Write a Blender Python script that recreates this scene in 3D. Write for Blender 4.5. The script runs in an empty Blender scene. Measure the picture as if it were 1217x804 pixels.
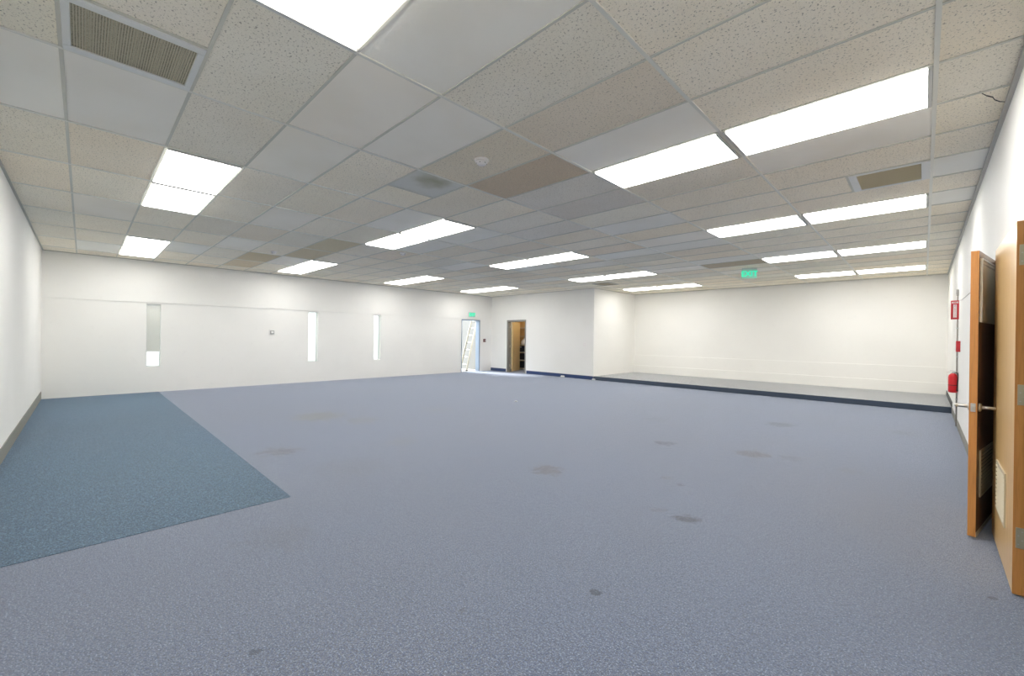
import bpy, bmesh, math, random
from mathutils import Vector, Matrix
R_ = math.radians
rnd = random.Random(7)
S = bpy.context.scene
COL = S.collection

# ------------------------------------------------------------------ dimensions (metres)
XW, XR, YL, YB, YC, XA = -12.849, 0.405, -0.594, 14.649, 11.88, -7.842
ZC = 3.045
GX0, GY0, TX, TY = 0.036, 2.335, 1.2192, 0.6096       # ceiling grid origin and 4 ft x 2 ft module
ZS, YS = 0.12, 11.88                                   # stage height and front

# ------------------------------------------------------------------ helpers
class MB:
    def __init__(self): self.bm = bmesh.new(); self.mi = 0
    def _tag(self, fs):
        for f in fs: f.material_index = self.mi
    def box(self, a, b, bev=0, M=None):
        x0, y0, z0 = [min(p, q) for p, q in zip(a, b)]; x1, y1, z1 = [max(p, q) for p, q in zip(a, b)]
        vs = [self.bm.verts.new(p) for p in ((x0,y0,z0),(x1,y0,z0),(x1,y1,z0),(x0,y1,z0),(x0,y0,z1),(x1,y0,z1),(x1,y1,z1),(x0,y1,z1))]
        fs = [self.bm.faces.new([vs[i] for i in f]) for f in ((0,3,2,1),(4,5,6,7),(0,1,5,4),(1,2,6,5),(2,3,7,6),(3,0,4,7))]
        self._tag(fs)
        if bev:
            es = list({e for f in fs for e in f.edges})
            r = bmesh.ops.bevel(self.bm, geom=es, offset=bev, segments=2, affect='EDGES', profile=.5)
            self._tag(r['faces']); vs = list({v for f in r['faces'] for v in f.verts} | {v for f in fs if f.is_valid for v in f.verts})
        if M is not None: bmesh.ops.transform(self.bm, matrix=M, verts=vs)
        return self
    def rod(self, p, q, r, r2=None, n=14, smooth=True):
        p, q = Vector(p), Vector(q); d = q - p; r2 = r if r2 is None else r2
        M = Matrix.Translation((p + q) / 2) @ d.to_track_quat('Z', 'Y').to_matrix().to_4x4()
        res = bmesh.ops.create_cone(self.bm, cap_ends=True, segments=n, radius1=r, radius2=r2, depth=d.length, matrix=M)
        fs = {f for v in res['verts'] for f in v.link_faces}; self._tag(fs)
        for f in fs: f.smooth = smooth and len(f.verts) == 4
        return self
    def lathe(self, prof, c=(0,0,0), axis='Z', n=28):
        rings = []
        for r, z in prof:
            ring = []
            for k in range(n):
                a = 2*math.pi*k/n; v = Vector((r*math.cos(a), r*math.sin(a), z))
                if axis == 'X': v = Vector((v.z, v.x, v.y))
                if axis == 'Y': v = Vector((v.y, v.z, v.x))
                ring.append(self.bm.verts.new(v + Vector(c)))
            rings.append(ring)
        fs = []
        for a, b in zip(rings, rings[1:]):
            for k in range(n):
                f = self.bm.faces.new((a[k], a[(k+1)%n], b[(k+1)%n], b[k])); f.smooth = True; fs.append(f)
        fs.append(self.bm.faces.new(rings[0][::-1])); fs.append(self.bm.faces.new(rings[-1]))
        self._tag(fs); return self
    def tube(self, pts, r, n=10):
        pts = [Vector(p) for p in pts]; rings = []
        for i, p in enumerate(pts):
            d = (pts[min(i+1, len(pts)-1)] - pts[max(i-1, 0)]).normalized()
            q = d.to_track_quat('Z', 'Y')
            rings.append([self.bm.verts.new(p + q @ Vector((r*math.cos(2*math.pi*k/n), r*math.sin(2*math.pi*k/n), 0))) for k in range(n)])
        fs = []
        for a, b in zip(rings, rings[1:]):
            for k in range(n):
                f = self.bm.faces.new((a[k], a[(k+1)%n], b[(k+1)%n], b[k])); f.smooth = True; fs.append(f)
        fs += [self.bm.faces.new(rings[0][::-1]), self.bm.faces.new(rings[-1])]
        self._tag(fs); return self
    def quad(self, pts):
        f = self.bm.faces.new([self.bm.verts.new(p) for p in pts]); self._tag([f]); return f
    def build(self, name, mats, parent=None, **kw):
        me = bpy.data.meshes.new(name)
        bmesh.ops.recalc_face_normals(self.bm, faces=self.bm.faces)
        self.bm.to_mesh(me); self.bm.free()
        for m in (mats if isinstance(mats, (list, tuple)) else [mats]): me.materials.append(m)
        o = bpy.data.objects.new(name, me); COL.objects.link(o)
        if parent: o.parent = parent
        for k, v in kw.items(): o[k] = v
        return o
def empty(name, loc=(0,0,0), rz=0, **kw):
    o = bpy.data.objects.new(name, None); COL.objects.link(o)
    o.location = loc; o.rotation_euler = (0, 0, rz); o.empty_display_size = .1
    for k, v in kw.items(): o[k] = v
    return o
def struct(mb, name, mats, parent=None): 
    o = mb.build(name, mats, parent)
    if not parent: o['kind'] = 'structure'
    return o
def copy_tree(o, parent=None):
    c = o.copy(); COL.objects.link(c); c.parent = parent
    for ch in o.children: copy_tree(ch, c)
    return c
def text(s, size, depth, name, mat, parent, M):
    cu = bpy.data.curves.new(name, 'FONT'); cu.body = s; cu.size = size; cu.extrude = depth; cu.align_x = 'CENTER'; cu.align_y = 'CENTER'
    cu.offset = size*.012
    t = bpy.data.objects.new('tmp', cu); COL.objects.link(t)
    dg = bpy.context.evaluated_depsgraph_get(); me = bpy.data.meshes.new_from_object(t.evaluated_get(dg))
    bpy.data.objects.remove(t); bpy.data.curves.remove(cu)
    me.name = name; me.transform(M); me.materials.clear(); me.materials.append(mat)
    o = bpy.data.objects.new(name, me); COL.objects.link(o); o.parent = parent
    return o

# ------------------------------------------------------------------ materials
def mat(name, col, rough=.6, metal=0, spec=.5, **kw):
    m = bpy.data.materials.new(name); m.use_nodes = True; b = m.node_tree.nodes['Principled BSDF']
    b.inputs['Base Color'].default_value = (*col, 1); b.inputs['Roughness'].default_value = rough
    b.inputs['Metallic'].default_value = metal; b.inputs['Specular IOR Level'].default_value = spec
    for k, v in kw.items(): b.inputs[k.replace('_', ' ')].default_value = v
    return m
class G:                                             # small node-graph helper
    def __init__(s, m): s.nt = m.node_tree; s.b = s.nt.nodes['Principled BSDF']; s.pos = s.n('ShaderNodeTexCoord').outputs['Object']
    def n(s, t, **kw):
        x = s.nt.nodes.new(t)
        for k, v in kw.items(): setattr(x, k, v)
        return x
    def link(s, a, b): s.nt.links.new(a, b)
    def put(s, sock, v):
        if hasattr(v, 'links'): s.link(v, sock)
        else: sock.default_value = v
    def noise(s, scale, detail=2, rough=.5, vec=None, out='Fac'):
        x = s.n('ShaderNodeTexNoise'); x.inputs['Scale'].default_value = scale; x.inputs['Detail'].default_value = detail
        x.inputs['Roughness'].default_value = rough; s.link(vec or s.pos, x.inputs['Vector']); return x.outputs[out]
    def scaled(s, v): 
        x = s.n('ShaderNodeVectorMath', operation='MULTIPLY'); s.link(s.pos, x.inputs[0]); x.inputs[1].default_value = v; return x.outputs[0]
    def ramp(s, f, a, b, ca=0., cb=1., smooth=True):
        x = s.n('ShaderNodeMapRange', interpolation_type='SMOOTHSTEP' if smooth else 'LINEAR'); s.put(x.inputs[0], f)
        for i, v in enumerate((a, b, ca, cb)): x.inputs[i+1].default_value = v
        return x.outputs[0]
    def math(s, op, a, b=0.):
        x = s.n('ShaderNodeMath', operation=op); s.put(x.inputs[0], a); s.put(x.inputs[1], b); return x.outputs[0]
    def mix(s, f, a, b, bt='MIX'):
        x = s.n('ShaderNodeMix', data_type='RGBA', blend_type=bt); s.put(x.inputs[0], f)
        for i, v in ((6, a), (7, b)):
            s.put(x.inputs[i], v if hasattr(v, 'links') else (*v, 1))
        return x.outputs[2]
    def bump(s, h, strength=.3, dist=.01):
        x = s.n('ShaderNodeBump'); x.inputs['Strength'].default_value = strength; x.inputs['Distance'].default_value = dist
        s.link(h, x.inputs['Height']); s.link(x.outputs[0], s.b.inputs['Normal'])
    def color(s, c): s.put(s.b.inputs['Base Color'], c)

def wall_mat(name, col):
    m = mat(name, col, .62, spec=.3); g = G(m)
    n = g.noise(.7, 3); n2 = g.noise(9, 4)
    c = g.mix(g.ramp(n, .35, .7), col, tuple(v*.965 for v in col))
    c = g.mix(g.ramp(n2, .62, .75, 0, .35), c, tuple(v*.93 for v in col)); g.color(c)
    g.bump(g.noise(160, 3), .12, .002); return m
M_wall = wall_mat('painted_wall', (.885, .875, .84))
M_ext = wall_mat('outside_plaster', (.22, .22, .21))

def tile_mat(name, base, speck, amount, stain=None):
    m = mat(name, base, .9, spec=.15); g = G(m)
    att = g.n('ShaderNodeAttribute', attribute_name='tint').outputs['Color']
    c = g.mix(g.ramp(g.noise(1.3, 4), .35, .7), base, tuple(v*q for v, q in zip(base, (.96, .95, .93))))
    c = g.mix(1., c, att, 'MULTIPLY')
    if amount:
        v = g.noise(75, 2.5, .55); w = g.noise(160, 2, .5)
        f = g.math('MULTIPLY', g.ramp(v, .595, .665), amount); f2 = g.math('MULTIPLY', g.ramp(w, .62, .70), amount*.6)
        f = g.math('MAXIMUM', f, f2); c = g.mix(f, c, speck)
        lt = g.math('MULTIPLY', g.ramp(g.noise(110, 2), .57, .7), .25); c = g.mix(lt, c, tuple(min(1, q*1.15) for q in base))
        g.bump(g.math('SUBTRACT', 1., f), .35, .004)
    g.color(c); return m
M_aged = tile_mat('aged_fissured_tile', (.97, .90, .765), (.34, .31, .25), .8)
M_white = tile_mat('smooth_white_tile', (.99, .955, .87), (.5, .5, .5), 0)
M_smudge = mat('smudged_panel', (.42, .43, .40), .5); g = G(M_smudge)
d = g.n('ShaderNodeVectorMath', operation='DISTANCE'); g.link(g.pos, d.inputs[0]); d.inputs[1].default_value = (-3.78, 2.62, ZC)
nn = g.math('MULTIPLY', g.noise(7, 3), .22)
c = g.mix(g.ramp(g.math('ADD', d.outputs['Value'], nn), .08, .42), (.30, .29, .17), (.64, .64, .59)); g.color(c)
M_bar = mat('painted_grid_steel', (.74, .73, .66), .33, spec=.5)
M_tee = mat('shadow_toned_tee', (.60, .59, .52), .5, spec=.3)  # darker than the runners: the shadow gaps are painted into this tone
M_angle = mat('wall_angle_steel', (.46, .46, .43), .45, .3)

def carpet_mat(name, a, b, blue, sheen=.25, rib=False, stains=()):
    m = mat(name, a, .62, spec=.35, Sheen_Weight=sheen, Sheen_Roughness=.4); g = G(m)
    m.node_tree.nodes['Principled BSDF'].inputs['Sheen Tint'].default_value = (.80, .86, 1, 1)
    c = g.mix(g.ramp(g.noise(.42, 3, .55), .40, .66), a, b)
    c = g.mix(g.ramp(g.noise(3.2, 4, .6), .5, .72, 0, .35), c, tuple(v*.86 for v in b))
    c = g.mix(g.ramp(g.noise(42, 3, .7), .46, .60, 0, .8), c, tuple(v*.45 for v in b))
    f1 = g.noise(95, 3, .75); f2 = g.noise(240, 2, .6)
    c = g.mix(g.ramp(f1, .42, .58, .0, .95), c, blue)
    c = g.mix(g.ramp(f2, .54, .64, 0, .75), c, tuple(v*.3 for v in a))
    c = g.mix(g.ramp(g.noise(130, 3), .54, .66, 0, .7), c, tuple(min(1, v*2.6) for v in a))
    if rib:
        w = g.n('ShaderNodeTexWave', wave_type='BANDS', bands_direction='Y'); w.inputs['Scale'].default_value = 9.; w.inputs['Distortion'].default_value = 2.5
        g.link(g.pos, w.inputs['Vector']); c = g.mix(g.ramp(w.outputs['Fac'], .2, .8, 0, .16), c, tuple(v*.7 for v in a))
    for (x, y, rx, ry, s, sc) in stains:
        mp = g.n('ShaderNodeMapping', vector_type='TEXTURE'); mp.inputs['Location'].default_value = (x, y, 0); mp.inputs['Scale'].default_value = (rx, ry, 1)
        mp.inputs['Rotation'].default_value = (0, 0, R_(45))
        g.link(g.pos, mp.inputs['Vector']); L = g.n('ShaderNodeVectorMath', operation='LENGTH'); g.link(mp.outputs[0], L.inputs[0])
        q = g.math('ADD', L.outputs['Value'], g.math('MULTIPLY', g.math('SUBTRACT', g.noise(11, 4, .65), .5), 3.0))
        c = g.mix(g.ramp(q, .55, 1.15, s, 0.), c, sc)
    g.color(c)
    g.bump(g.math('ADD', f1, f2), .8, .006); return m
dk, br, tn = (.012, .013, .015), (.07, .062, .045), (.13, .12, .08)
STAINS = [(-7.33,2.83,.42,.42,.7,tn),(-6.52,3.19,.3,.3,.4,tn),(-2.8,3.41,.17,.17,.75,br),(-1.30,3.26,.10,.075,.8,dk),(-1.23,3.31,.05,.05,.6,dk),(-1.52,3.27,.06,.05,.35,br),
 (-1.257,1.963,.035,.028,.8,dk),(-1.656,1.347,.03,.03,.4,br),(-5.42,1.64,.24,.2,.6,br),(-2.45,5.43,.14,.14,.6,dk),(-1.67,8.05,.24,.22,.6,dk),
 (-1.47,5.71,.2,.18,.7,br),(-1.63,3.98,.035,.035,.6,dk),(-1.80,4.10,.07,.05,.35,br),(-4.87,2.94,.2,.2,.25,tn),(-.55,5.74,.12,.12,.25,br),
 (-6.56,4.7,.3,.3,.22,tn),(-2.07,.53,.03,.02,.6,dk),(-3.12,.93,.25,.2,.18,br),(-.2,8.75,.2,.2,.3,dk),(-1.1,5.84,.15,.12,.3,dk),
 (.28,3.46,.03,.02,.7,dk),(-4.3,2.0,.4,.3,.18,br),(-3.3,6.9,.25,.2,.22,dk)]
M_carpet = carpet_mat('blue_grey_carpet', (.165, .195, .262), (.175, .19, .225), (.075, .11, .205), .75, stains=STAINS)
M_carpet2 = carpet_mat('teal_blue_carpet', (.095, .168, .24), (.09, .162, .212), (.055, .11, .20), .2, rib=True)
M_stage = carpet_mat('grey_stage_carpet', (.40, .41, .405), (.38, .39, .385), (.33, .34, .35), .2)
M_riser = mat('slate_riser', (.045, .065, .10), .7)
M_bluelit = mat('blue_lit_cove_base', (.022, .05, .15), .45)  # blue cast of the light is put into this base colour
M_black = mat('black_cove_base', (.03, .033, .035), .5)
M_base = mat('grey_cove_base', (.24, .235, .20), .55)

def wood_mat(name, a, b, rough=.32, grain=(14, 14, .7)):
    m = mat(name, a, rough, spec=.5, Coat_Weight=.5, Coat_Roughness=.22); g = G(m)
    v = g.scaled(grain); n = g.noise(2.2, 5, .6, v); n2 = g.noise(9, 3, .6, v)
    c = g.mix(g.ramp(n, .3, .7), a, b); c = g.mix(g.ramp(n2, .5, .75, 0, .45), c, tuple(q*.72 for q in b)); g.color(c)
    g.bump(n2, .06, .002); return m
M_wood = wood_mat('birch_veneer', (.86, .575, .25), (.80, .50, .19))
M_wood_edge = wood_mat('stained_door_edge', (.66, .30, .075), (.56, .235, .05), .4)
M_wood_dark = wood_mat('shaded_veneer', (.20, .105, .05), (.15, .075, .035), .42)  # door wood darkened to hold the shade between leaf and wall
M_tan = wood_mat('tan_veneer', (.82, .63, .33), (.76, .56, .28), .4)
M_steel = mat('satin_steel', (.62, .60, .56), .28, 1.)
M_brass = mat('dull_brass_plate', (.55, .50, .36), .38, .8)
M_louver = mat('beige_enamel', (.62, .55, .40), .4, .1)
M_panelm = mat('pale_metal_panel', (.80, .78, .70), .3, .15)
M_whitep = mat('white_enamel', (.82, .82, .80), .4)
M_vent = mat('vent_white_enamel', (.74, .75, .73), .4)
M_gpanel = mat('perforated_grille', (.30, .28, .20), .55); g = G(M_gpanel)
w = g.n('ShaderNodeTexVoronoi'); w.inputs['Scale'].default_value = 90; w.inputs['Randomness'].default_value = .15; g.link(g.pos, w.inputs['Vector'])
g.color(g.mix(g.ramp(w.outputs['Distance'], .25, .42), (.10, .095, .065), (.50, .47, .36)))
M_rim = mat('grey_fixture_rim', (.60, .60, .57), .5)
M_dark = mat('dark_cavity', (.02, .02, .02), .8)
M_grayp = mat('blue_grey_frame_paint', (.24, .31, .40), .4)
M_jamb = mat('taupe_frame_paint', (.27, .26, .24), .45)
M_red = mat('red_enamel', (.62, .012, .018), .28)
M_redp = mat('red_plastic', (.55, .02, .03), .4)
M_signw = mat('sign_white', (.85, .82, .80), .5)
M_pipe = mat('grey_conduit', (.30, .28, .25), .45, .2)
M_blackr = mat('black_rubber', (.02, .02, .02), .5)
M_cream = mat('cream_fiberglass', (.36, .345, .29), .6)
M_alu = mat('aluminium', (.55, .56, .57), .35, .9)
M_conc = mat('concrete', (.45, .45, .43), .9)
M_maroon = mat('maroon_plastic', (.12, .03, .03), .4)
M_greyt = mat('grey_cover', (.36, .35, .33), .5)
M_bag = mat('white_bag', (.80, .80, .86), .6)
M_bayshade = mat('shaded_bay_dark', (.012, .015, .03), .55)  # near-black for the blocks that fill the shaded shelf bays
M_paper = mat('crumpled_paper', (.85, .85, .83), .8)
M_edgew = mat('white_lacquer', (.75, .72, .66), .5)
M_blind = mat('blind_slat', (.80, .80, .80), .6)
nt = M_blind.node_tree; pb = nt.nodes['Principled BSDF']; pb.inputs['Base Color'].default_value = (.86, .85, .82, 1)
tl = nt.nodes.new('ShaderNodeBsdfTranslucent'); tl.inputs[0].default_value = (.9, .88, .84, 1); mx = nt.nodes.new('ShaderNodeMixShader'); mx.inputs[0].default_value = .3
nt.links.new(pb.outputs[0], mx.inputs[1]); nt.links.new(tl.outputs[0], mx.inputs[2]); nt.links.new(mx.outputs[0], nt.nodes['Material Output'].inputs[0])
def emis(name, col, st, base=(.8,.8,.8)):
    m = mat(name, base, .5); b = m.node_tree.nodes['Principled BSDF']
    b.inputs['Emission Color'].default_value = (*col, 1); b.inputs['Emission Strength'].default_value = st; return m
LAMP = 11.7
M_lens = emis('lit_prismatic_lens', (1.0, .98, .94), LAMP)
M_green = emis('lit_green_letters', (.0, .85, .46), 1.0, (.0, .5, .28))
M_signg = emis('pale_green_edge_lit_plate', (.30, .75, .58), .12, (.25, .60, .46))
M_glass = bpy.data.materials.new('window_glass'); M_glass.use_nodes = True
nt = M_glass.node_tree; nt.nodes.clear()
o_ = nt.nodes.new('ShaderNodeOutputMaterial'); mx = nt.nodes.new('ShaderNodeMixShader'); tr = nt.nodes.new('ShaderNodeBsdfTransparent'); gl = nt.nodes.new('ShaderNodeBsdfGlossy')
gl.inputs['Roughness'].default_value = .02; mx.inputs[0].default_value = .06; tr.inputs[0].default_value = (.93, .96, .95, 1)
nt.links.new(tr.outputs[0], mx.inputs[1]); nt.links.new(gl.outputs[0], mx.inputs[2]); nt.links.new(mx.outputs[0], o_.inputs[0])

# ------------------------------------------------------------------ shell
def wall_holes(mb, plane, p0, p1, u0, u1, z0, z1, holes):
    """wall slab between p0 and p1 across its thickness, running u0..u1, with rectangular holes (ua, ub, za, zb)"""
    us = sorted({u0, u1, *[h[0] for h in holes], *[h[1] for h in holes]}); 
    for a, b in zip(us, us[1:]):
        hs = sorted([h for h in holes if h[0] <= a + 1e-6 and h[1] >= b - 1e-6], key=lambda h: h[2]); z = z0
        for h in hs + [(0, 0, z1, z1)]:
            if h[2] > z + 1e-6:
                if plane == 'X': mb.box((p0, a, z), (p1, b, h[2]))
                else: mb.box((a, p0, z), (b, p1, h[2]))
            z = max(z, h[3])
    return mb
ZT = ZC + .08
mb = MB(); mb.box((XW-.2, YL-.12, -.12), (2.0, 14.77, 0)); struct(mb, 'floor', M_carpet)
mb = MB(); mb.box((XW, YL, .0005), (-3.84, 1.25, .0035), .001)
o = mb.build('carpet_strip', M_carpet2); o['label'] = 'darker teal-blue rectangle of carpet laid in the corner along the left wall'; o['category'] = 'carpet'
mb = MB(); mb.box((XW-.2, YL-.12, 0), (XR+.12, YL, ZT)); struct(mb, 'wall_left', M_wall)
WINS = [(1.03, 1.285), (4.61, 4.885), (6.655, 6.905)]; WZ = (.595, 2.055)
D1 = (10.30, 11.25, 2.065)
mb = MB()
wall_holes(mb, 'X', XW-.2, XW, YL, 13.7, 0, 2.085, [(a, b, *WZ) for a, b in WINS] + [(D1[0], D1[1], 0, D1[2])])
mb.box((XW-.2, YL, 2.085), (XW+.016, 13.7, ZT))
struct(mb, 'wall_window', M_wall)
CD = (-11.90, -10.91, 2.045)
mb = MB(); wall_holes(mb, 'Y', YC, YC+.15, XW, XA, 0, ZT, [(CD[0], CD[1], 0, CD[2])]); struct(mb, 'wall_closet', M_wall)
mb = MB(); mb.box((XA-.12, YC+.15, 0), (XA, YB+.12, ZT)); struct(mb, 'wall_alcove', M_wall)
mb = MB(); mb.box((XA-.12, YB, 0), (XR+.12, YB+.12, ZT))
mb.box((XA, YB-.035, 0), (XR, YB, .78)); mb.box((XA, YB-.07, 0), (XR, YB-.035, .395)); struct(mb, 'wall_back', M_wall)
DB = (2.63, 3.565, 2.06); DA = (5.15, 5.86, 2.05)
mb = MB(); wall_holes(mb, 'X', XR, XR+.12, YL, YB, 0, ZT, [(DB[0], DB[1], 0, DB[2]), (DA[0], DA[1], 0, DA[2])]); struct(mb, 'wall_right', M_wall)
mb = MB(); mb.box((1.9, 2, 0), (2.0, 6.5, ZT)); mb.box((XR+.12, 2, 0), (1.9, 2.1, ZT)); mb.box((XR+.12, 6.4, 0), (1.9, 6.5, ZT)); mb.box((XR+.12, 4.3, 0), (1.9, 4.4, ZT)); mb.box((XR+.12, 2, 2.6), (2.0, 6.5, 2.7))
struct(mb, 'wall_side_rooms', M_wall)
mb = MB(); mb.box((XW, 13.55, 0), (-10.3, 13.65, ZT)); mb.box((-10.4, YC+.15, 0), (-10.3, 13.55, ZT)); struct(mb, 'wall_closet_inside', M_wall)

# ceiling: lay-in tiles (one surface) and grid
WHITE = {(0,3),(-1,5),(-1,7),(1,1),(1,11),(1,-2),(2,-2),(2,-1),(2,5),(2,7),(2,8),(2,11),(3,8),(3,-2),(3,-4),(3,-5),(4,1),(5,-1),(4,3),(5,3),
         (6,-4),(9,-4),(7,-1),(5,7),(4,9),(3,11),(8,-2),(8,1),(6,6),(5,8),(3,12),(4,15),(2,14),(6,11)}
GREYISH = {(2,3):.90,(2,2):.93,(3,4):.95,(3,3):.97,(2,1):.90}
BROWN = {(2,1):(.84,.80,.76),(2,12):(.80,.77,.72),(8,0):(.86,.83,.77),(7,1):(.88,.85,.79),(6,1):(.88,.86,.80),(9,0):(.9,.87,.82),(-5,7):(.9,.86,.8),
         (1,0):(.92,.91,.90),(2,0):(.92,.91,.89)}
FIX = [(c, r) for r in (-3, 2, 7, 12, 17) for c in (0, 1, 4, 5, 8, 9) if not (r == 17 and c > 5)]
VENTC = {(2,-4), (0,5), (5,14)}
def xr(c): return (GX0-(c+1)*TX if c < 10 else XW, GX0-c*TX if c >= 0 else XR)
def yr(r): return (max(YL, GY0+r*TY), min(YB, GY0+(r+1)*TY))
mb = MB(); tints = []
lay = mb.bm.loops.layers.color.new('tint')
def tile(x0, x1, y0, y1, mi, t):
    z = ZC + .007; mb.mi = mi
    f = mb.quad([(x0,y0,z),(x0,y1,z),(x1,y1,z),(x1,y0,z)])
    for l in f.loops: l[lay] = (*t, 1)
for c in range(-1, 11):
    for r in range(-5, 21):
        if (c, r) in FIX: continue
        x0, x1 = xr(c); y0, y1 = yr(r); j = rnd.uniform(.95, 1.03); w_ = rnd.uniform(-.015, .015)
        t = (j+w_, j, j-w_)
        if c >= 7: t = tuple(q*1.02 for q in t)
        if (c, r) in BROWN: t = BROWN[(c, r)]
        if (c, r) in GREYISH and (c, r) not in BROWN: t = tuple(GREYISH[(c, r)]*q for q in (1, 1.01, 1.04))
        mi = 1 if (c, r) in WHITE else 0
        if mi: t = tuple(min(1, .975+.5*(q-1)) for q in t)
        xm = GX0-(c+.5)*TX
        if (c, r) in VENTC: tile(*((x0, xm) if c == 0 else (xm, x1)), y0, y1, mi, t); continue
        if (c, r) == (3, 0): tile(x0, xm, y0, y1, mi, t); tile(xm, x1, y0, y1, 2, (1,1,1)); continue
        tile(x0, x1, y0, y1, mi, t)
for f in mb.bm.faces: pass
me = bpy.data.meshes.new('ceiling'); mb.bm.to_mesh(me); mb.bm.free()
for m in (M_aged, M_white, M_smudge): me.materials.append(m)
ceil_o = bpy.data.objects.new('ceiling', me); COL.objects.link(ceil_o); ceil_o['kind'] = 'structure'
mb = MB(); mb.box((XW-.2, YL-.12, ZT), (2.0, 14.77, ZT+.1)); struct(mb, 'trim_1', M_dark)           # deck above the tiles
mb = MB(); hw = .012
for i in range(0, 11): mb.box((GX0-i*TX-hw, YL, ZC-.001), (GX0-i*TX+hw, YB, ZC+.03))
mb.mi = 1
for r in range(-4, 21):
    y = GY0+r*TY; mb.box((XW, y-.0095, ZC+.001), (XR, y+.0095, ZC+.03))
for (c, r) in list(VENTC) + [(3, 0)]:
    xm = GX0-(c+.5)*TX; y0, y1 = yr(r); mb.box((xm-hw, y0, ZC), (xm+hw, y1, ZC+.03))
struct(mb, 'trim_2', [M_bar, M_tee])
mb = MB()
for a, b in (((XW, YL, ZC-.004), (XW+.038, YC, ZC+.012)), ((XR-.024, YL, ZC-.022), (XR, YB, ZC+.012)), ((XW, YL, ZC-.003), (XR, YL+.022, ZC+.012)),
             ((XW, YC-.022, ZC-.003), (XA, YC, ZC+.012)), ((XA, YC-.022, ZC-.003), (XA+.022, YB, ZC+.012)), ((XA, YB-.022, ZC-.003), (XR, YB, ZC+.012))):
    mb.box(a, b)
struct(mb, 'trim_3', M_angle)
# torn corner at the tile beside the right wall
mb = MB(); pts = [(.26,4.19),(.285,4.25),(.315,4.30),(.33,4.36),(.36,4.42),(.395,4.45)]
for (ax, ay), (bx, by), w1 in zip(pts, pts[1:], (.002,.004,.002,.003,.0025)):
    d_ = Vector((bx-ax, by-ay, 0)).normalized(); n_ = Vector((-d_.y, d_.x, 0))*w1; a_ = Vector((ax, ay, ZC+.0055)); b_ = Vector((bx, by, ZC+.0055))
    mb.box((-w1, 0, -.001), (w1, (b_-a_).length, .001), M=Matrix.Translation(a_) @ Matrix.Rotation(math.atan2(-(bx-ax), by-ay), 4, 'Z'))
struct(mb, 'trim_4', M_dark)

# baseboards
def coved(mb, a, b): mb.box(a, b, .003)
mb = MB(); mb.box((XW, YL, 0), (XR, YL+.010, .16), .003); struct(mb, 'baseboard_left', M_base)
mb = MB(); mb.box((XW, YC-.010, 0), (CD[0]-.06, YC, .12), .003); mb.box((CD[1]+.06, YC-.010, 0), (XA, YC, .12), .003); struct(mb, 'baseboard_closet', M_bluelit)
mb = MB(); mb.box((XR-.010, DA[1]+.06, 0), (XR, YS, .12), .003); mb.box((XR-.010, DB[1]+.06, 0), (XR, DA[0]-.06, .12), .003); struct(mb, 'baseboard_right', M_base)
mb = MB(); mb.box((XR-.012, YS, ZS), (XR, YB-.07, ZS+.11), .003); struct(mb, 'baseboard_stage', M_black)
# stage platform
mb = MB(); mb.box((XA, YS+.012, 0), (XR, YB-.07, ZS)); st = struct(mb, 'stage_platform', M_stage)
mb = MB(); mb.box((XA, YS, 0), (XR, YS+.012, ZS), .003); mb.build('riser', M_riser, st)

# windows
def window(k, a, b, sash):
    w = empty('window_%d' % k, (XW-.13, (a+b)/2, WZ[0]), kind='structure'); h = (b-a)/2; H_ = WZ[1]-WZ[0]
    m = MB(); t = .014
    for p, q in (((-.02,-h,0),(.02,-h+t,H_)), ((-.02,h-t,0),(.02,h,H_)), ((-.02,-h,0),(.02,h,t)), ((-.02,-h,H_-t),(.02,h,H_))): m.box(p, q, .002)
    if sash: m.box((-.018,-h,sash-.008), (.018,h,sash+.008), .002)
    m.build('window_frame', M_alu, w)
    m = MB(); m.box((-.003,-h+t,t), (.003,h-t,H_-t)); m.build('pane', M_glass, w)
    return w
window(1, *WINS[0], 0); window(2, *WINS[1], .31); window(3, *WINS[2], 0)
bl = empty('window_blind', (XW-.06, sum(WINS[0])/2, WZ[1]-.012), label='pale slatted blind lowered over most of the narrow window nearest the left wall', category='blind')
m = MB(); m.box((-.02,-.122,-.03), (.02,.122,0), .003); m.build('headrail', M_whitep, bl)
m = MB()
z = -.045
while z > -1.08:
    m.box((-.013,-.118,-.0006), (.013,.118,.0006), M=Matrix.Translation((0,0,z)) @ Matrix.Rotation(R_(-62), 4, 'Y')); z -= .0235
m.build('slats', M_blind, bl)
m = MB(); m.box((-.014,-.118,-1.105), (.014,.118,-1.085), .003); m.build('bottom_rail', M_whitep, bl)
m = MB()
for y in (-.06, .06): m.rod((.0155,y,-.02), (.0155,y,-1.09), .0012, n=6)
m.build('cord', M_whitep, bl)

# exterior door (leaf folded back outside) and closet door
d1 = empty('door_1', (XW, D1[1], 0), kind='structure'); W1 = D1[1]-D1[0]
m = MB()
m.box((-.20,-.05,0), (.012,-.0005,D1[2]), .003); m.box((-.20,-W1+.0005,0), (.004,-W1+.035,D1[2]), .003); m.box((-.20,-W1+.035,D1[2]-.035), (.012,-.05,D1[2]-.0005), .003)
m.build('door_frame', M_grayp, d1)
m = MB(); m.box((-.20,-W1+.035,0), (.0,-.05,.012), .003); m.build('threshold', M_alu, d1)
lf = MB(); lf.box((-.205-.9,-W1+.002,.012), (-.205,-W1+.046,D1[2]-.04), .003)
lf.build('door_leaf', M_whitep, d1)

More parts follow.
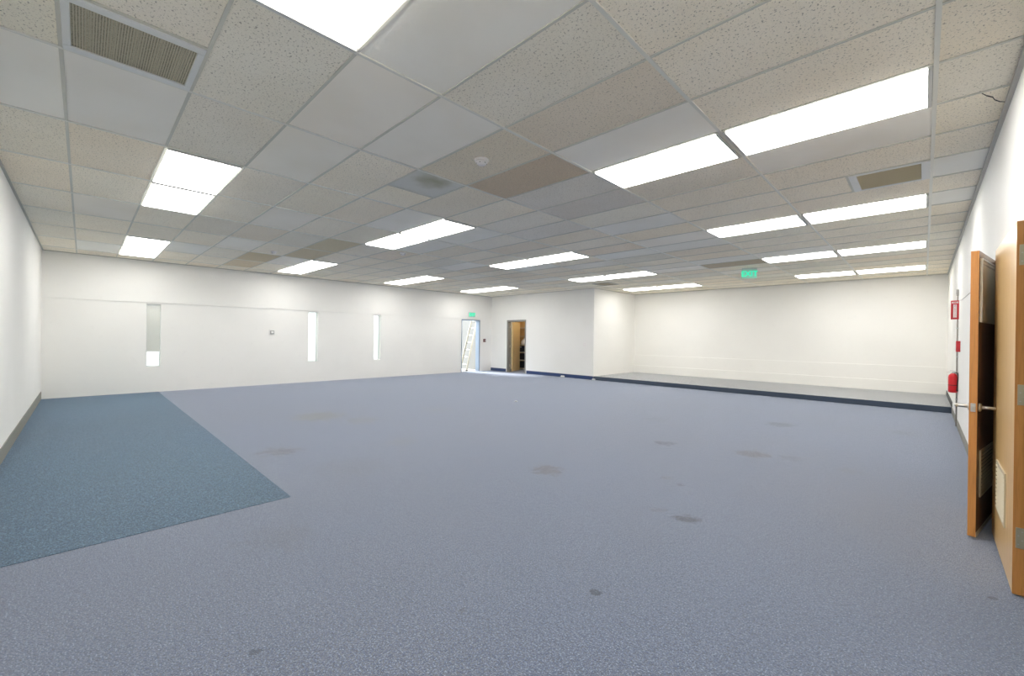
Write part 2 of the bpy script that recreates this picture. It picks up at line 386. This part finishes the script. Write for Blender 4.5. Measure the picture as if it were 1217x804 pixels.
d2 = empty('door_2', (CD[0], YC, 0), kind='structure'); W2 = CD[1]-CD[0]
m = MB()
m.box((.0005,-.012,0), (.035,.155,CD[2]-.001), .003); m.box((W2-.035,-.012,0), (W2-.0005,.155,CD[2]-.001), .003); m.box((.035,-.012,CD[2]-.045), (W2-.035,.155,CD[2]-.001), .003)
m.box((-.02,-.014,0), (.004,-.0005,CD[2]+.02), .002); m.box((W2-.004,-.014,0), (W2+.02,-.0005,CD[2]+.02), .002); m.box((-.02,-.014,CD[2]-.002), (W2+.02,-.0005,CD[2]+.02), .002)
m.build('door_frame', M_jamb, d2)
lm = Matrix.Translation((.075, .165, 0)) @ Matrix.Rotation(R_(113), 4, 'Z')
m = MB(); m.box((.02,-.04,.012), (.86,0,CD[2]-.06), .003, M=lm); leaf = m.build('door_leaf', M_tan, d2)
m = MB()
for z in (.25, 1.02, 1.80): m.rod((.045,.165,z-.05), (.045,.165,z+.05), .008); m.box((.036,.10,z-.05), (.040,.16,z+.05))
m.build('hinge', M_steel, d2)
m = MB(); m.rod(lm @ Vector((.80,-.04,.98)), lm @ Vector((.80,-.09,.98)), .012); m.lathe([(.001,-.03),(.02,-.028),(.028,-.01),(.026,.01),(.012,.02)], c=lm @ Vector((.80,-.11,.98)), axis='X'); m.build('door_knob', M_steel, d2)

# ------------------------------------------------------------------ right-hand door leaves
def hinge_plates(parent, x0, x1, y, zs):
    for z in zs:
        m = MB(); m.box((x0, y-.0025, z-.056), (x1, y, z+.056), .0008); h = m.build('hinge', M_brass, parent)
        m = MB()
        for sx, sz in ((.3,-.035),(.7,-.012),(.3,.012),(.7,.035)): m.rod((x0+(x1-x0)*sx, y-.0032, z+sz), (x0+(x1-x0)*sx, y-.001, z+sz), .0035, n=8)
        m.build('screw', M_steel, h)
def louver(parent, side, y0, y1, z0, z1, x):
    """framed louvre on the face at x, standing proud towards side (-1 / +1)"""
    m = MB(); t = .022; p = x + side*.008
    for a, b in (((x,y0,z0),(p,y0+t,z1)), ((x,y1-t,z0),(p,y1,z1)), ((x,y0+t,z0),(p,y1-t,z0+t)), ((x,y0+t,z1-t),(p,y1-t,z1))): m.box(a, b, .001)
    lv = m.build('louver', M_louver, parent)
    m = MB(); z = z0+t+.006
    while z < z1-t-.004:
        m.box((-.0075,y0+t,-.0008), (.0075,y1-t,.0008), M=Matrix.Translation((x+side*.005,0,z)) @ Matrix.Rotation(R_(38*side), 4, 'Y')); z += .027
    m.build('louver_slats', M_louver, lv)
    m = MB(); m.box((x+side*.0003,y0+t,z0+t), (x+side*.0012,y1-t,z1-t)); m.build('louver_backing', M_dark, lv)

# nearer leaf: folded flat against the right wall, hinge edge towards the camera
d3 = empty('door_3', (.3785, 3.57, 0), rz=R_(-.4), kind='structure')
m = MB(); m.box((-.0215,.001,.014), (.0215,1.063,2.052), .0015); m.build('door_leaf', M_wood, d3)
m = MB(); m.box((-.0218,-.001,.0142), (.0218,.0012,2.0518), .0004); m.build('edge_band', M_wood_edge, d3)
hinge_plates(d3, -.012, .0215, -.001, (1.866, 1.103, .325))
louver(d3, -1, .30, .745, .275, .60, -.0215)
m = MB()
for z in (1.866, 1.103, .325): m.rod((.0255, -.006, z-.056), (.0255, -.006, z+.056), .006)
m.build('hinge_knuckle', M_brass, d3)
# farther leaf: standing open, latch edge with its lever towards the camera
ang = math.atan2(.128, .645)
d4 = empty('door_4', (.252, 4.418, 0), rz=-ang, kind='structure')       # local +Y runs from the latch edge to the hinge, +X faces the wall
m = MB(); m.box((-.0195,.001,.012), (.018,.70,2.035), .0015); m.build('door_leaf', M_wood, d4)
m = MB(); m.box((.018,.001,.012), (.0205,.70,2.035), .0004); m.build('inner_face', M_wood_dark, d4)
m = MB(); m.box((-.0198,-.001,.0122), (.0206,.0012,2.0348), .0004); m.build('edge_band', M_wood_edge, d4)
louver(d4, 1, .10, .60, .275, .61, .0205)
m = MB()
m.box((.0205,.035,1.53), (.0285,.66,1.985), .002); pn = m.build('metal_panel', M_panelm, d4)
m = MB(); t = .014
for a, b in (((.0285,.035,1.53),(.034,.035+t,1.985)), ((.0285,.66-t,1.53),(.034,.66,1.985)), ((.0285,.035+t,1.985-t),(.034,.66-t,1.985)), ((.0285,.035+t,1.945),(.032,.66-t,1.951))): m.box(a, b, .001)
m.build('panel_frame', M_steel, pn)
m = MB(); m.box((.0205,.0,.012), (.0235,.70,.045), .001); m.build('bottom_sweep', M_louver, d4)
for s, x in ((-1, -.0195), (1, .0205)):
    m = MB(); m.lathe([(.031,0),(.031,s*.006),(.026,s*.012),(.014,s*.014)], c=(x,.06,.925), axis='X')
    m.rod((x,.06,.925), (x+s*.074,.06,.925), .0135, .0105)
    m.tube([(x+s*.066,.050,.925),(x+s*.076,.065,.925),(x+s*.080,.10,.924),(x+s*.080,.165,.922)], .0095)
    m.build('lever_handle', M_steel, d4)
m = MB(); m.box((-.012,-.0030,.895), (.013,-.001,.955), .0006); m.box((-.007,-.011,.912), (.008,-.003,.938), .002); m.build('latch_plate', M_steel, d4)
m = MB()
for z in (.30, 1.05, 1.80): m.rod((.012,.706,z-.05), (.012,.706,z+.05), .006)
m.build('hinge_knuckle', M_brass, d4)
for nme, D_ in (('trim_5', DB), ('trim_6', DA)):
    m = MB(); a, b, h = D_
    m.box((XR+.001,a+.001,0), (XR+.13,a+.03,h-.001), .002); m.box((XR+.001,b-.03,0), (XR+.13,b-.001,h-.001), .002); m.box((XR+.001,a+.03,h-.03), (XR+.13,b-.03,h-.001), .002)
    struct(m, nme, M_jamb)

# ------------------------------------------------------------------ ceiling lights
def light_proto():
    t = empty('ceiling_light'); hx, hy = TX/2-.014, TY/2-.014
    m = MB(); w_ = .012
    for a, b in (((-hx,-hy,-.0135),(-hx+.022,hy,.07)), ((hx-.022,-hy,-.0135),(hx,hy,.07)), ((-hx,-hy,.004),(hx,-hy+w_,.07)), ((-hx,hy-w_,.004),(hx,hy,.07))): m.box(a, b, .001)
    m.box((-hx,-hy,.066), (hx,hy,.07)); m.build('frame', M_rim, t)
    m = MB(); m.box((-hx+.022,-hy+w_,-.012), (hx-.022,hy-w_,.010), .003); m.build('diffuser', M_lens, t)
    return t
rows = {-3:'first row from the left wall', 2:'second row from the left wall', 7:'third row from the left wall', 12:'fourth row from the left wall', 17:'row over the stage end'}
cols = {0:('right half','rightmost pair'), 1:('left half','rightmost pair'), 4:('right half','middle pair'), 5:('left half','middle pair'), 8:('right half','pair by the window wall'), 9:('left half','pair by the window wall')}
proto = light_proto(); first = True
for (c, r) in FIX:
    o = proto if first else copy_tree(proto); first = False
    o.location = (GX0-(c+.5)*TX, GY0+(r+.5)*TY, ZC)
    o['label'] = 'lit ceiling panel, %s of %s, %s' % (cols[c][0], cols[c][1].replace('pair by the window wall', 'window-wall pair'), rows[r])
    o['category'] = 'ceiling light'; o['group'] = 'lit recessed ceiling light panels'

# ------------------------------------------------------------------ ceiling vents
def vent(cx, cy, label, dark=False, small=False):
    t = empty('ceiling_vent', (cx, cy, ZC), label=label, category='vent', group='square ceiling vents')
    h = .296; m = MB(); w_ = .062
    for a, b in (((-h,-h,-.006),(-h+w_,h,.012)), ((h-w_,-h,-.006),(h,h,.012)), ((-h+w_,-h,-.006),(h-w_,-h+w_*.55,.012)), ((-h+w_,h-w_*.55,-.006),(h-w_,h,.012))): m.box(a, b, .003)
    m.build('frame', M_vent if not dark else M_greyt, t)
    m = MB(); m.box((-h+w_,-h+w_*.55,.003), (h-w_,h-w_*.55,.006))
    gp = m.build('grille', M_gpanel, t)
    m = MB(); y = -h+w_*.55+.012
    while y < h-w_*.55:
        m.box((-h+w_,y-.001,-.001), (h-w_,y+.001,.003)); y += .0125
    m.build('grille_bars', M_louver, gp)
vent(GX0-2.75*TX, GY0-3.5*TY, 'white-framed ceiling vent with tan grille at the top left near the left wall')
vent(GX0-.25*TX, GY0+5.5*TY, 'white-framed ceiling vent near the right wall between two lit panels')
vent(GX0-5.75*TX, GY0+14.5*TY, 'small-looking dark ceiling vent in front of the closet wall corner', dark=True)

# ------------------------------------------------------------------ detectors
def detector(x, y, r, label):
    t = empty('smoke_detector', (x, y, ZC+.006), label=label, category='smoke detector', group='round white ceiling detectors')
    m = MB(); m.lathe([(r,0),(r,-.012),(r*.92,-.018)]); m.build('base', M_signw, t)
    m = MB(); m.lathe([(r*.86,-.018),(r*.84,-.03),(r*.62,-.046),(r*.5,-.052),(r*.1,-.054)]); hd = m.build('head', M_signw, t)
    for k in range(6):
        m = MB(); a = R_(60*k); m.box((-.006,-.001,-.0025), (.006,.001,.0025), M=Matrix.Translation((r*.72*math.cos(a), r*.72*math.sin(a), -.04)) @ Matrix.Rotation(a+math.pi/2, 4, 'Z'))
        m.build('sensor_slot', M_dark, hd)
detector(-2.985, 2.61, .068, 'white smoke detector on the brownish tile in the middle of the ceiling')
detector(-7.47, 4.47, .06, 'small white detector just left behind the middle pair of lights')
detector(-9.33, 2.67, .055, 'small white detector on stained tiles before the farthest left light')

# ------------------------------------------------------------------ exit signs
es = empty('exit_sign', (-2.895, 10.75, ZC), rz=R_(22), label='green EXIT sign hanging from the ceiling in front of the stage', category='exit sign')
m = MB(); m.box((-.15,-.03,-.035), (.15,.03,-.001), .004); m.build('housing', M_alu, es)
m = MB(); m.box((-.155,-.004,-.235), (.155,.004,-.035), .002); pl = m.build('plate', M_signg, es)
ME = Matrix.Translation((0,-.006,-.132)) @ Matrix.Rotation(R_(90), 4, 'X')
text('EXIT', .165, .002, 'letters', M_green, pl, ME)
es = empty('exit_sign', (XW+.017, 10.78, 2.155), rz=R_(90), label='green EXIT sign on the wall above the outside door', category='exit sign')
m = MB(); m.box((-.17,-.045,0), (.17,0,.205), .006); hs = m.build('housing', M_whitep, es)
m = MB(); m.box((-.155,-.048,.015), (.155,-.045,.19), .001); m.build('plate', M_signg, hs)
text('EXIT', .16, .002, 'letters', M_green, hs, Matrix.Translation((0,-.051,.102)) @ Matrix.Rotation(R_(90), 4, 'X'))

# ------------------------------------------------------------------ wall fittings
t = empty('thermostat', (XW, 3.648, 1.455), rz=R_(90), label='small grey thermostat cover on the wall between the first and second windows', category='thermostat')
m = MB(); m.box((-.065,-.012,-.075), (.065,0,.075), .004); m.build('backplate', M_whitep, t)
m = MB(); m.box((-.05,-.05,-.06), (.05,-.012,.035), .008); cv = m.build('cover', M_greyt, t)
m = MB(); m.box((-.03,-.052,-.035), (.03,-.050,.01), .0005); m.build('dial', M_signw, cv)
t = empty('fire_alarm_pull', (XW, 11.49, 1.24), rz=R_(90), label='small dark maroon alarm box on the wall right of the outside door', category='alarm box')
m = MB(); m.box((-.05,-.045,-.065), (.05,0,.065), .005); m.build('box', M_maroon, t)
m = MB(); m.box((-.03,-.053,-.012), (.03,-.045,.008), .002); m.build('pull_bar', M_signw, t)
t = empty('light_switch', (-8.19, YC, 1.17), label='white light switch plate on the closet wall near the stage corner', category='light switch')
m = MB(); m.box((-.06,-.006,-.06), (.06,0,.06), .003); m.build('plate', M_signw, t)
for x in (-.022, .022):
    m = MB(); m.box((x-.005,-.014,-.012), (x+.005,-.006,.012), .002); m.build('toggle', M_signw, t)
t = empty('fire_alarm_pull', (XR+.001, 9.6, 1.325), rz=R_(-90), label='small red alarm box on the right wall above the fire extinguisher', category='alarm box')
m = MB(); m.box((-.05,-.048,-.085), (.05,0,.085), .005); m.build('box', M_redp, t)
m = MB(); m.box((-.032,-.056,-.02), (.032,-.048,.0), .002); m.build('pull_bar', M_signw, t)

t = empty('conduit_pipe', (XR-.014, 10.1, 0), label='thin vertical grey conduit pipe running up the right wall behind the extinguisher', category='pipe')
m = MB(); m.rod((0,0,.005), (0,0,2.16), .010); m.build('pipe', M_pipe, t)
m = MB(); m.rod((0,0,2.16), (0,0,2.185), .017); m.box((-.018,-.02,2.185), (.014,.02,2.26), .004); m.build('junction_box', M_greyt, t)
for z in (.45, 1.15, 1.62):
    m = MB(); m.box((-.014,-.022,z-.008), (.014,.022,z+.008), .002); m.build('strap', M_alu, t)
m = MB(); m.tube([(XR-.0028,9.95,2.075),(XR-.0028,9.4,2.035),(XR-.0028,8.6,2.02),(XR-.0028,7.7,2.005)], .003, 6)
o = m.build('cable', M_greyt); o['label'] = 'thin grey cable running from the extinguisher sign towards the door'; o['category'] = 'cable'

t = empty('extinguisher_sign', (.357, 10.0, 1.765), label='red and white FIRE EXTINGUISHER sign projecting from the right wall', category='sign')
m = MB(); m.box((-.048,-.003,0), (.046,.003,.31), .001); pl = m.build('plate', M_redp, t)
m = MB(); m.box((-.02,-.0045,.03), (.02,-.003,.245), .0005); m.box((-.036,-.0045,.262), (.036,-.003,.292), .0005); m.build('white_panel', M_signw, pl)
text('\n'.join('EXTINGUISHER'), .019, .0008, 'letters', M_redp, pl, Matrix.Translation((0,-.0055,.1375)) @ Matrix.Rotation(R_(90), 4, 'X'))
text('FIRE', .026, .0008, 'letters', M_redp, pl, Matrix.Translation((0,-.0055,.277)) @ Matrix.Rotation(R_(90), 4, 'X'))

t = empty('fire_extinguisher', (.345, 9.98, .565), label='red fire extinguisher hanging on the right wall by the stage', category='fire extinguisher')
m = MB(); m.lathe([(.035,0),(.052,.006),(.057,.02),(.057,.25),(.050,.285),(.030,.31),(.018,.318)]); body = m.build('cylinder', M_red, t)
m = MB(); m.lathe([(.0576,.118),(.0576,.128)]); m.build('retaining_band', M_blackr, body)
m = MB(); m.lathe([(.017,.318),(.017,.34),(.012,.345)]); m.rod((-.01,0,.332), (.03,-.02,.332), .008); m.build('valve', M_steel, t)
m = MB(); m.box((-.075,-.010,.352), (.012,.010,.358), .002, M=Matrix.Rotation(R_(6), 4, 'Y')); m.box((-.065,-.009,.336), (.0,.009,.341), .002, M=Matrix.Rotation(R_(-4), 4, 'Y')); m.build('handle', M_steel, t)
m = MB(); m.tube([(.02,-.015,.33),(.05,-.035,.32),(.058,-.045,.27),(.05,-.05,.18),(.046,-.048,.08)], .008); m.rod((.046,-.048,.08), (.046,-.048,.03), .008, .012); m.build('hose', M_blackr, t)
m = MB(); m.lathe([(.013,-.018),(.013,-.024)], c=(0,0,.330), axis='Y'); m.build('gauge', M_signw, t)
m = MB(); m.box((.02,-.02,.27), (.060,.02,.276), .002); m.box((.0565,-.02,.2), (.060,.02,.34), .001); m.build('wall_bracket', M_pipe, t)

# ------------------------------------------------------------------ closet contents
t = empty('shelving_unit', (-11.62, 13.36, 0), label='tan shelving unit standing inside the closet behind the half-open door', category='shelves')
W3 = 1.15
for x in (-W3+.01, -.25, .6, W3-.01):
    m = MB(); m.box((x-.010,-.16,0), (x+.010,.16,2.2), .002); m.build('upright', M_tan, t)
SHZ = (.055, .41, .75, 1.07, 1.43, 1.79, 2.15)
for z in SHZ:
    m = MB(); m.box((-W3+.02,-.158,z-.011), (W3-.02,.158,z+.011), .002); sh = m.build('shelf', M_tan, t)
    m = MB(); m.box((-W3+.02,-.1655,z-.013), (W3-.02,-.1585,z+.013), .001); m.build('shelf_edge', M_edgew, sh)
m = MB(); m.box((-W3,.162,0), (W3,.175,2.2)); m.build('back_panel', M_tan, t)
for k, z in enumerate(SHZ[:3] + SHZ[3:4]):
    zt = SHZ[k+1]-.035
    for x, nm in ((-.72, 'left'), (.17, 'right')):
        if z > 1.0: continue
        b_ = empty('shade_block', (-11.62+x, 13.37, z+.0115))  # dark block put where the lower bay is only in shade
        b_['label'] = 'dark block standing for shade on the %s closet shelf, %s side' % (('lowest', 'second lowest', 'third lowest', 'middle')[k], nm); b_['category'] = 'shade block'; b_['group'] = 'dark blocks standing for shade on the closet shelves'
        m = MB(); m.box((-.34,-.13,0), (.34,.13,zt-z-.05), .01); m.build('body', M_bayshade, b_)
        m = MB(); m.box((-.35,-.14,zt-z-.05), (.35,.14,zt-z-.03), .006); m.build('block_cap', M_bayshade, b_)
m = MB()
prof = [(.02,0),(.11,.004),(.13,.05),(.12,.12),(.085,.18),(.04,.225),(.022,.25),(.045,.285)]
m.lathe(prof, n=22)
for v in m.bm.verts: v.co.x += .012*math.sin(9*v.co.z+5*v.co.y*9); v.co.y += .012*math.sin(14*v.co.z+30*v.co.x)
o = m.build('plastic_bag', M_bag); o.location = (-12.30, 13.31, 1.0825); o['label'] = 'white knotted plastic bag on a shelf in the closet'; o['category'] = 'bag'
for (x, y, s, nm) in ((-9.05, 11.80, 1.0, 'scrap of white paper on the carpet against the dark baseboard'), (-7.76, 11.80, .8, 'scrap of white paper on the carpet at the left end of the stage'), (-6.23, 6.5, .45, 'tiny white paper scrap alone in the middle of the carpet')):
    m = MB(); bmesh.ops.create_icosphere(m.bm, subdivisions=2, radius=.05*s)
    for v in m.bm.verts: v.co = Vector((v.co.x*1.6, v.co.y*.8, v.co.z*.7)) * (1+.35*rnd.uniform(-1, 1)); v.co.z = max(v.co.z, -.025*s)
    o = m.build('paper_scrap', M_paper); o.location = (x, y, .026*s); o['label'] = nm; o['category'] = 'paper'; o['group'] = 'white paper scraps on the floor'

# ------------------------------------------------------------------ outside: porch, ground, ladder
mb = MB(); mb.box((-60, -40, -.16), (XW-.2, 40, -.02)); struct(mb, 'ground', M_conc)
mb = MB(); mb.box((-15.6, 11.75, -.02), (XW-.2, 11.9, 3.4)); struct(mb, 'wall_porch', M_ext)
mb = MB(); mb.box((-15.2, -4, -.02), (-15.05, 9.3, 3.6)); struct(mb, 'sun_block_wall', M_wall)  # unseen wall, added to keep the sun out of the windows
t = empty('ladder', (-13.62, 11.04, -.02), label='cream ladder leaning to the right outside the open door', category='ladder')
top = Vector((0, .63, 2.35))
for sx in (-.21, .21):
    m = MB(); a = Vector((sx, 0, .03)); b = Vector((sx*.8, top.y, top.z)); dirv = b-a
    M_ = Matrix.Translation(a) @ dirv.to_track_quat('Z', 'Y').to_matrix().to_4x4()
    m.box((-.016,-.038,0), (.016,.038,dirv.length), .003, M=M_); m.build('rail', M_cream, t)
    m = MB(); m.box((sx-.03,-.05,0), (sx+.03,.05,.035), .006); m.build('foot', M_blackr, t)
for k in range(7):
    f = .10+.13*k; p = Vector((0, top.y*f, .03+(top.z-.03)*f)); w_ = .21*(1-.2*f)-.014
    m = MB(); m.rod((-w_, p.y, p.z), (w_, p.y, p.z), .017); m.build('rung', M_alu, t)
t2 = None

# ------------------------------------------------------------------ light from outside, and the added closet fill
W = bpy.data.worlds.new('World'); S.world = W; W.use_nodes = True
nt = W.node_tree; bg = nt.nodes['Background']
sky = nt.nodes.new('ShaderNodeTexSky'); sky.sky_type = 'HOSEK_WILKIE'; sky.turbidity = 8; sky.sun_direction = Vector((-.3, -.5, .8)).normalized(); sky.ground_albedo = .5
mxn = nt.nodes.new('ShaderNodeMix'); mxn.data_type = 'RGBA'; mxn.inputs[0].default_value = .75
nt.links.new(sky.outputs[0], mxn.inputs[6]); mxn.inputs[7].default_value = (.80, .90, 1.0, 1)
nt.links.new(mxn.outputs[2], bg.inputs[0]); bg.inputs[1].default_value = 4.6

sun = bpy.data.lights.new('sun', 'SUN'); sun.energy = 16; sun.angle = R_(16); sun.color = (1, .98, .95)
so = bpy.data.objects.new('sun', sun); COL.objects.link(so); so.rotation_euler = Vector((-.80, -.14, .58)).to_track_quat('Z', 'Y').to_euler()
cl = bpy.data.lights.new('closet_fill', 'POINT'); cl.energy = 14; cl.shadow_soft_size = .08; cl.color = (1, .9, .72)  # unseen point light added to brighten the closet leaf and shelves
clo = bpy.data.objects.new('closet_fill', cl); COL.objects.link(clo); clo.location = (-11.3, 12.6, 2.7)

# ------------------------------------------------------------------ camera
cam = bpy.data.cameras.new('camera'); co = bpy.data.objects.new('camera', cam); COL.objects.link(co); S.camera = co
cam.sensor_width = 36; cam.lens = 499.796/1217*36; cam.clip_start = .02; cam.clip_end = 200
r_ = Vector((0.71418267, 0.69985308, 0.01219758)); u_ = Vector((-0.00986868, -0.00735672, 0.99992424)); f_ = Vector((-0.69988979, 0.71424894, -0.00165259))
co.matrix_world = Matrix(((r_.x, u_.x, -f_.x, 0), (r_.y, u_.y, -f_.y, 0), (r_.z, u_.z, -f_.z, 1.383), (0, 0, 0, 1)))
S.view_settings.view_transform = 'Standard'; S.view_settings.look = 'None'; S.view_settings.gamma = 1; S.view_settings.exposure = 0
S.view_settings.use_curve_mapping = False
S.cycles.max_bounces = 12; S.cycles.diffuse_bounces = 8; S.cycles.sample_clamp_indirect = 6
